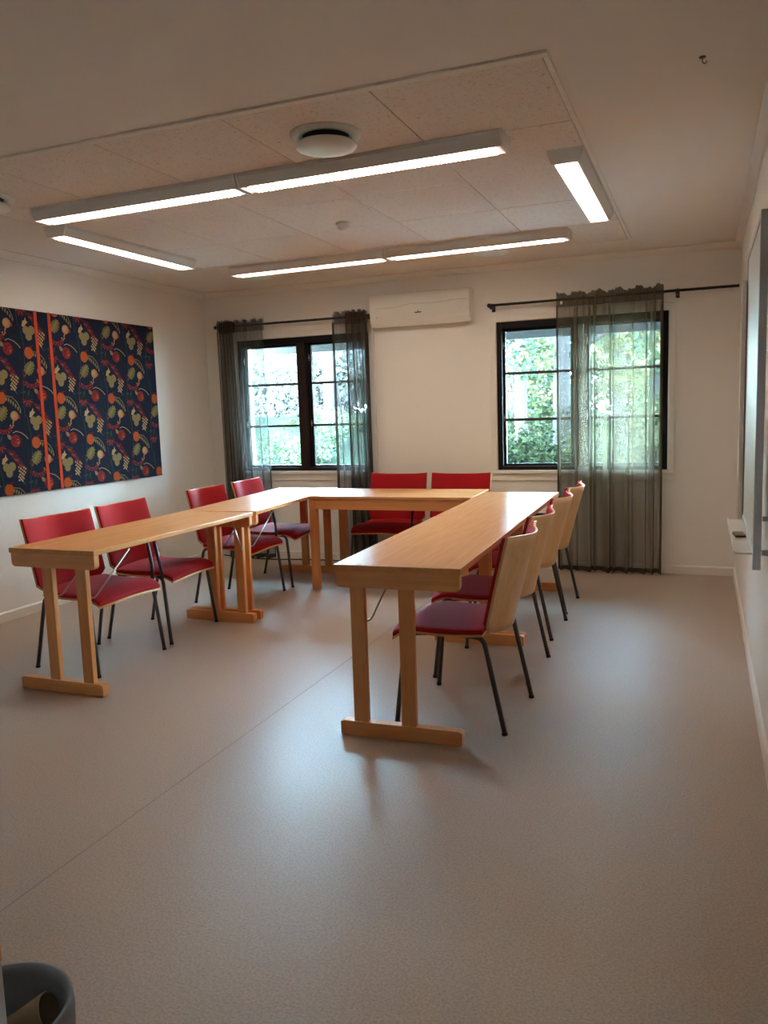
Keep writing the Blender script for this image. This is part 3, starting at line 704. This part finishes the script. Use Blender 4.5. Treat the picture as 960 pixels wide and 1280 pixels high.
def gather(src, dst):
    """the thicker gathered layer belongs to the same curtain"""
    for ch in list(src.children):
        off = Vector(src.location)-Vector(dst.location); ch.parent = dst; ch.location = off
        if ch.name.startswith('sheer_cloth'): ch.name = 'gathered_layer'; ch['label'] = 'thicker brown gathered edge of the curtain'
    bpy.data.objects.remove(src)
cl_, _ = curtain('dark sheer curtain gathered in the corner left of the left window', 'sheer_curtain', -4.170, -3.720, -4.165, -3.700, 'sheer_grey', 3, 8, 0.03)
gather(curtain('gathered', 'sheer_curtain', -4.175, -4.010, -4.160, -3.960, 'sheer_brown', 11, 7, 0.022, yc=6.468, ztop=2.19)[0], cl_)
cl_, _ = curtain('narrow dark sheer curtain at the right side of the left window', 'sheer_curtain', -3.015, -2.705, -3.010, -2.690, 'sheer_grey', 5, 7, 0.03)
gather(curtain('gathered', 'sheer_curtain', -2.885, -2.705, -2.86, -2.640, 'sheer_brown', 21, 6, 0.02, yc=6.468, ztop=2.19)[0], cl_)
t, cf = curtain('wide olive sheer curtain hanging over the right window down to the floor', 'sheer_curtain', -1.094, -0.300, -1.092, -0.302, 'sheer_olive', 9, 8.5, 0.036)
bm = bmesh.new(); bm_box(bm, (-0.360, -0.034, 2.105), (-0.342, -0.031, 2.128)); lb = obj('care_tag', bm, 'plastic_white', t)

# ------------------------------------------------------------------ air conditioner
t = thing('air_conditioner', 'white wall air conditioner between the two windows under the ceiling', 'air conditioner', (-2.222, YB, 2.048)); t.scale = (1.016, 0.62, 1.0)
bm = bmesh.new(); prof = [(0, 0.02), (-0.05, 0.0), (-0.13, 0.0), (-0.185, 0.05), (-0.198, 0.10), (-0.198, 0.235), (-0.185, 0.262), (-0.15, 0.268), (0, 0.268)]
bm_prism(bm, prof, -0.432, 0.432, 0); obj('body', bm, 'plastic_white', t, 0.008)
bm = bmesh.new(); bm_sheet(bm, lambda u, v: (-0.424+0.848*u, -0.2005-0.006*math.sin(PI*v), 0.075+0.170*v), 4, 8, 0.004, (0, 1, 0)); obj('front_panel', bm, 'vent_white', t, 0.001)
bm = bmesh.new(); pts = [(-0.36, -0.209, 0.148), (-0.20, -0.209, 0.148), (-0.05, -0.209, 0.172), (0.0, -0.209, 0.168), (0.08, -0.209, 0.162), (0.25, -0.209, 0.170), (0.32, -0.209, 0.176), (0.42, -0.209, 0.172)]
bm_tube(bm, pts, 0.0022, 6); obj('chrome_line', bm, 'silver', t)['label'] = 'thin bright wavy chrome line'
bm = bmesh.new(); bm_prism(bm, [(-0.178, 0.045), (-0.184, 0.050), (-0.130, 0.004), (-0.128, -0.002), (-0.134, -0.004)], -0.40, 0.40, 0); obj('air_flap', bm, 'plastic_white', t)
bm = bmesh.new(); bm_box(bm, (-0.030, -0.2075, 0.092), (0.026, -0.2045, 0.100)); bm_prism(bm, [(-0.006, 0.104), (0.006, 0.104), (0, 0.115)], -0.2075, -0.2045, 1); obj('maker_mark', bm, 'dark_gap', t)
bm = bmesh.new(); bm_box(bm, (-0.372, -0.2035, 0.068), (-0.362, -0.199, 0.082)); bm_box(bm, (0.352, -0.2075, 0.088), (0.356, -0.2045, 0.112)); obj('indicator', bm, 'board_frame', t)

# ------------------------------------------------------------------ whiteboard on the right wall
XF = 0.150
t = thing('whiteboard', 'white writing board in a grey metal frame on the right wall, seen edge-on', 'whiteboard', (XF, 3.185, 0.845))
Yn, Yf, bh = 2.77-3.185, 3.60-3.185, 1.055
bm = bmesh.new(); bm_box(bm, (0.004, Yn+0.02, 0.02), (0.020, Yf-0.02, bh-0.02)); obj('board_surface', bm, 'board_white', t)
bm = bmesh.new()
bm_box(bm, (0, Yf-0.022, 0), (0.026, Yf, bh))
for a, b in (((0, Yn, -0.055), (0.024, Yn+0.022, bh)), ((0, Yn+0.022, 0), (0.026, Yf-0.022, 0.022)), ((0, Yn+0.022, bh-0.022), (0.026, Yf-0.022, bh))): bm_box(bm, a, b)
obj('frame', bm, 'board_frame', t, 0.002)
bm = bmesh.new(); bm_box(bm, (-0.018, Yf-0.030, 0), (-0.0005, Yf, bh-0.10)); obj('side_rail', bm, 'plastic_white', t, 0.003)
bm = bmesh.new(); bm_box(bm, (-0.052, Yn+0.03, -0.010), (0.0, Yf, -0.004)); bm_box(bm, (-0.055, Yn+0.03, -0.012), (-0.050, Yf, 0.000)); obj('pen_tray', bm, 'plastic_white', t, 0.001)
for z in (0.0, 0.110):
    bm = bmesh.new(); bm_box(bm, (0.026, Yn+0.003, z-0.008), (XR-XF, Yn+0.022, z+0.008)); obj('bracket', bm, 'board_frame', t, 0.001)
e = thing('board_eraser', 'small dark brown eraser lying on the white pen tray', 'eraser', (XF-0.026, 3.15, 0.842), 0.1)
bm = bmesh.new(); bm_box(bm, (-0.018, -0.04, 0.0), (0.018, 0.04, 0.005)); obj('felt', bm, 'dark_gap', e, 0.002)
bm = bmesh.new(); bm_box(bm, (-0.018, -0.04, 0.0052), (0.018, 0.04, 0.010)); obj('grip', bm, 'paper_brown', e, 0.004)
t = thing('wall_socket', 'white electric socket low on the right wall at the photo edge', 'socket', (XR, 2.66, 0.345))
bm = bmesh.new(); bm_box(bm, (-0.014, -0.08, -0.04), (0, 0.08, 0.04)); obj('cover_plate', bm, 'plastic_white', t, 0.004)
for y in (-0.04, 0.04):
    bm = bmesh.new(); bm_lathe(bm, [(0, 0), (0.02, 0), (0.022, 0.002), (0, 0.002)], 18); o = obj('socket_hole', bm, 'board_frame', t, loc=(-0.0145, y, 0)); o.rotation_euler = (0, -PI/2, 0)
# cable along the back wall
bm = bmesh.new(); bm_tube(bm, bend([(-4.3, 6.55, 0.006), (-3.75, 6.42, 0.006), (-3.35, 6.52, 0.006), (-2.9, 6.50, 0.006), (-2.2, 6.54, 0.006)], 0.2, 6), 0.005, 6)
tag(obj('power_cable', bm, 'rubber'), 'thin black power cable lying on the floor along the back wall', 'cable')

# ------------------------------------------------------------------ waste bin and cabinet in the near left corner
bc = (-1.100, 0.903)
t = thing('waste_bin', 'round waste bin with a grey plastic liner, cut off at the lower left', 'bin', (bc[0], bc[1], 0))
bm = bmesh.new(); bm_lathe(bm, [(0, 0.004), (0.088, 0.004), (0.117, 0.338), (0.121, 0.338), (0.121, 0.330), (0.092, 0.0), (0, 0.0)], 40); obj('bucket', bm, 'bin_grey', t)
rnd = random.Random(4)
bm = bmesh.new(); n = 48; prof = [(0.124, 0.285), (0.126, 0.322), (0.1245, 0.343), (0.117, 0.345), (0.111, 0.325), (0.108, 0.28), (0.095, 0.24), (0.04, 0.235), (0.0, 0.235)]
rings = []
for i, (r, z) in enumerate(prof):
    rings.append([bm.verts.new(((r+(0.0022 if i < 5 else 0.0035)*math.sin(k*2*PI/n*7+i)*(0.3 if i in (1, 2, 3) else 1))*math.cos(2*PI*k/n), (r+0.002*math.sin(k*2*PI/n*11+i*2)*(0.3 if i in (1, 2, 3) else 1))*math.sin(2*PI*k/n), z+(0.012*math.sin(k*0.9) if i == 0 else 0))) for k in range(n)])
for a, b in zip(rings, rings[1:]):
    for k in range(n):
        f = bm.faces.new((a[k], a[(k+1) % n], b[(k+1) % n], b[k])); f.smooth = True
l = obj('liner', bm, 'bin_liner', t); l['label'] = 'translucent grey plastic bag folded over the rim'
c = thing('paper_cup', 'crushed brown paper cup lying inside the bin', 'cup', (bc[0]-0.022, bc[1]+0.030, 0.262), 0.5)
bm = bmesh.new(); bm_lathe(bm, [(0, 0), (0.026, 0), (0.038, 0.09), (0.035, 0.09), (0.024, 0.004), (0, 0.004)], 20)
for v in bm.verts: v.co = Matrix.Rotation(1.15, 3, 'Y') @ v.co
o = obj('cup_wall', bm, 'paper_brown', c)
c = thing('paper_napkin', 'crumpled white paper napkin inside the bin', 'napkin', (bc[0]+0.050, bc[1]+0.01, 0.262), 0.3)
bm = bmesh.new(); bmesh.ops.create_icosphere(bm, subdivisions=3, radius=0.032)
for v in bm.verts: v.co *= 1+0.25*rnd.uniform(-1, 1)
for v in bm.verts: v.co.z = v.co.z*0.6
obj('paper_ball', bm, 'paper_white', c)
cx, cy = -0.876, 0.746
t = thing('low_cabinet', 'white low cabinet edge with a wooden top at the left border', 'cabinet', (cx-0.25, cy-0.45, 0), 0.0)
bm = bmesh.new(); bm_box(bm, (-0.25, -0.45, 0.0), (0.246, 0.446, 0.60)); obj('cabinet_body', bm, 'cabinet_white', t, 0.003)
bm = bmesh.new(); bm_box(bm, (-0.25, -0.45, 0.6005), (0.247, 0.447, 0.63)); obj('cabinet_top', bm, 'beech_rail', t, 0.003)

# ------------------------------------------------------------------ outdoors
def ground_z(x, y):
    s = min(1, max(0, (y-7.6)/5.0)); s = s*s*(3-2*s)
    return -0.35+1.42*s*(1/(1+math.exp((x+3.6)*1.3)))+0.25*s+0.03*math.sin(x*1.3+y)
bm = bmesh.new()
bm_sheet(bm, lambda u, v: (-26+36*u, 6.9+34*v, ground_z(-26+36*u, 6.9+34*v)), 60, 50, 0.2, (0, 0, -1))
tag(obj('lawn', bm, 'grass_green'), kind='structure')
boxes('bounce_strip', [((-9, 6.84, -0.32), (4, 10.4, -0.27))], 'bounce_gravel')['kind'] = 'structure'  # unseen pale strip, added to bounce daylight up to the ceiling
LEAFV = [(-0.5, 0), (0, 0.32), (0.5, 0), (0, -0.32)]
def leaves(centres, n, size, seed, mats):
    """many small leaf blades scattered in ellipsoids, one mesh"""
    rnd = random.Random(seed); vs_, fs, mi = [], [], []
    tot = sum(c[3] for c in centres)
    for (cx_, cy_, cz_, r, fz) in centres:
        for _ in range(int(n*r/tot)):
            while True:
                p = Vector((rnd.uniform(-1, 1), rnd.uniform(-1, 1), rnd.uniform(-1, 1)))
                if p.length < 1: break
            p = p.normalized()*(p.length**0.6)
            c = Vector((cx_+p.x*r, cy_+p.y*r, cz_+p.z*r*fz)); s = size*rnd.uniform(0.6, 1.5)
            a = Vector((rnd.gauss(0, 1), rnd.gauss(0, 1), rnd.gauss(0, 0.7))).normalized(); b = a.orthogonal().normalized()
            b = Matrix.Rotation(rnd.uniform(0, 6.28), 3, a) @ b; k = len(vs_)
            for u, w in LEAFV: vs_.append(c+a*u*s+b*w*s)
            fs.append((k, k+1, k+2, k+3)); mi.append(rnd.randrange(len(mats)))
    me = bpy.data.meshes.new('leaves'); me.from_pydata(vs_, [], fs)
    for m in mats: me.materials.append(MATS[m])
    me.polygons.foreach_set('material_index', mi)
    return me
def tree(label, name, x, y, h, r0, seed, crown, n, size, mats, bark, lean=(0, 0), cz=None, branches=5):
    rnd = random.Random(seed); gz = ground_z(x, y)-0.05
    t = thing(name, label, 'tree', (x, y, gz), 0, 'trees of the wood outside')
    bm = bmesh.new(); pts = []
    for k in range(9):
        a = k/8; pts.append((lean[0]*a+0.05*math.sin(a*5+seed), lean[1]*a+0.04*math.sin(a*4+seed*2), h*a))
    bm_tube(bm, pts, [r0*(1.25-0.3*min(1, k))*(1-0.6*k/8) for k in range(9)], 12)
    for k in range(branches):
        a = 0.3+0.6*k/branches; z = h*a; an = rnd.uniform(0, 6.28); L = rnd.uniform(0.6, 1.6)
        p0 = Vector((lean[0]*a, lean[1]*a, z)); p1 = p0+Vector((math.cos(an)*L*0.5, math.sin(an)*L*0.5, L*0.25)); p2 = p0+Vector((math.cos(an)*L, math.sin(an)*L, L*0.6))
        bm_tube(bm, [p0, p1, p2], [r0*0.3, r0*0.2, r0*0.08], 6)
    obj('trunk', bm, bark, t)
    if n:
        cs = []
        for _ in range(crown[0]):
            an = rnd.uniform(0, 6.28); rr_ = rnd.uniform(0, crown[1])
            cs.append((lean[0]*0.8+rr_*math.cos(an), lean[1]*0.8+rr_*math.sin(an), rnd.uniform(crown[2], crown[3]), rnd.uniform(0.45, 0.95)*crown[4], 0.6))
        me = leaves(cs, n, size, seed+50, mats); o = bpy.data.objects.new('crown', me); COL.objects.link(o); o.parent = t; o['kind'] = 'stuff'
    return t
def ray(px, py, Y):
    cam = SC.camera.matrix_world; d = cam.to_3x3() @ Vector(((px-480)/F_PX, -(py-640)/F_PX, -1)); k = Y/d.y
    return Vector((0, 0, CAM_H))+d*k
# (px, y of the trunk, distance) -> positions on the ground measured from the photograph
def px_x(px, py, Y): return ray(px, py, Y).x
tree('pale slender trunk with loose leaves seen in the left window', 'birch_tree', px_x(413, 520, 13), 13, 8, 0.13, 1, (7, 1.6, 3.0, 6, 0.9), 2600, 0.09, ['leaf_teal', 'leaf_yellow'], 'bark_light', (-0.4, 0), branches=5)
tree('thick grey trunk behind the edge of the olive curtain', 'alder_tree', px_x(697, 520, 10), 10, 7, 0.125, 2, (11, 1.7, 2.0, 4.4, 0.9), 7500, 0.075, ['leaf_teal', 'leaf_green', 'leaf_yellow'], 'bark_light', (0.25, 0))
tree('pale trunk in the left half of the right window', 'birch_tree', px_x(651, 520, 13.5), 13.5, 8, 0.12, 3, (11, 1.8, 1.8, 5, 0.9), 8500, 0.08, ['leaf_teal', 'leaf_teal', 'leaf_green'], 'bark_light', (0.2, 0))
tree('slim pale trunk at the left edge of the right window', 'birch_tree', px_x(637, 540, 9.5), 9.5, 6, 0.06, 4, (7, 1.2, 2.6, 5, 0.8), 4200, 0.075, ['leaf_teal', 'leaf_green'], 'bark_light', (-0.2, 0))
tree('slim dark trunk between two pale ones in the right window', 'alder_tree', px_x(644, 560, 16), 16, 7, 0.09, 5, (8, 1.6, 1.8, 5, 0.9), 3800, 0.09, ['leaf_green', 'leaf_teal'], 'bark', (0.3, 0))
tree('dark trunk at the right side of the right window', 'alder_tree', px_x(817, 450, 11), 11, 7, 0.10, 6, (9, 1.6, 2.0, 5, 0.9), 4200, 0.085, ['leaf_green', 'leaf_yellow', 'leaf_teal'], 'bark', (0.05, 0))
tree('leafy tree filling the gap behind the olive curtain', 'alder_tree', px_x(768, 480, 15), 15, 8, 0.13, 7, (14, 2.2, 1.2, 5, 1.0), 9500, 0.085, ['leaf_green', 'leaf_yellow'], 'bark', (0.1, 0))
tree('distant tree far up the slope in the left window', 'birch_tree', px_x(355, 470, 22), 22, 8, 0.13, 8, (8, 2.6, 3.4, 7, 1.0), 2600, 0.13, ['leaf_teal', 'leaf_yellow'], 'bark_light')
tree('distant light green tree behind the right window trunks', 'birch_tree', px_x(665, 450, 20), 20, 9, 0.14, 9, (16, 3.0, 1.2, 5.5, 1.2), 11000, 0.11, ['leaf_teal', 'leaf_yellow'], 'bark_light')
tree('distant tree behind the right half of the right window', 'alder_tree', px_x(800, 480, 20), 20, 9, 0.14, 10, (16, 3.0, 1.0, 5.5, 1.2), 11000, 0.11, ['leaf_green', 'leaf_yellow', 'leaf_teal'], 'bark')
for k, (px, Y, lab) in enumerate(((310, 27, 'added pale birch screening the sky far behind the left curtain'), (345, 30, 'added pale birch screening the sky in the distance, left pane of the left window'),
                                (395, 26, 'added pale birch screening the sky in the distance, right pane of the left window'), (435, 29, 'added pale birch screening the sky, seen through the narrow curtain'))):
    tree(lab, 'birch_tree', px_x(px, 470, Y), Y, 9, 0.13, 60+k, (14, 2.6, 1.0, 4.6, 1.3), 6500, 0.14, ['leaf_pale', 'leaf_pale', 'leaf_teal'], 'bark_light')  # distant birches added to hold back the bright sky behind the curtains
def bush(label, px, py, Y, r, n, size, seed, mats, hgt=0.5):
    x = px_x(px, py, Y); gz = ground_z(x, Y)-0.03; rnd = random.Random(seed)
    t = thing('bush', label, 'bush', (x, Y, gz), 0, 'bushes outside the windows')
    cs = [(rnd.uniform(-r, r)*0.8, rnd.uniform(-0.5, 0.5), rnd.uniform(0.25, 1)*hgt, r*rnd.uniform(0.35, 0.6), 0.8) for _ in range(6)]
    me = leaves(cs, n, size, seed, mats); o = bpy.data.objects.new('foliage', me); COL.objects.link(o); o.parent = t; o['kind'] = 'stuff'
    bm = bmesh.new()
    for k in range(5):
        c = cs[k]; bm_tube(bm, [(c[0]*0.2, 0, -0.1), (c[0]*0.7, c[1]*0.6, c[2]*0.5), (c[0], c[1], c[2])], [0.018, 0.012, 0.005], 6)
    obj('stems', bm, 'bark', t)
bush('dense dark green bush low in the left half of the right window', 672, 555, 9.6, 0.75, 5200, 0.055, 31, ['leaf_dark', 'leaf_green', 'leaf_dark'], 1.35)
bush('broad green bush low behind the olive curtain', 770, 555, 9.8, 0.9, 6500, 0.055, 32, ['leaf_dark', 'leaf_green'], 1.35)
bush('green bush at the lower right corner of the right window', 820, 540, 9.4, 0.7, 5000, 0.055, 33, ['leaf_dark', 'leaf_green', 'leaf_yellow'], 1.4)
bush('low undergrowth on the slope in the left window, left pane', 350, 565, 10.5, 0.8, 2500, 0.06, 34, ['leaf_teal', 'leaf_green'], 0.12)
bush('low undergrowth on the slope in the left window, right pane', 402, 560, 11.6, 0.7, 2500, 0.06, 35, ['leaf_teal', 'leaf_green'], 0.15)
bush('yellow green thicket in the distance behind the right window', 735, 520, 16, 2.2, 7000, 0.09, 36, ['leaf_yellow', 'leaf_green', 'leaf_teal'], 1.9)
bush('added pale thicket screening the sky at the top of the slope in the left window, left pane', 345, 505, 17, 2.6, 9000, 0.12, 37, ['leaf_glare'], 1.3)
bush('added pale thicket screening the sky at the top of the slope in the left window, right pane', 425, 505, 18, 2.6, 9000, 0.12, 38, ['leaf_glare'], 1.3)  # both near-white thickets are added to cover bare bright sky above the slope
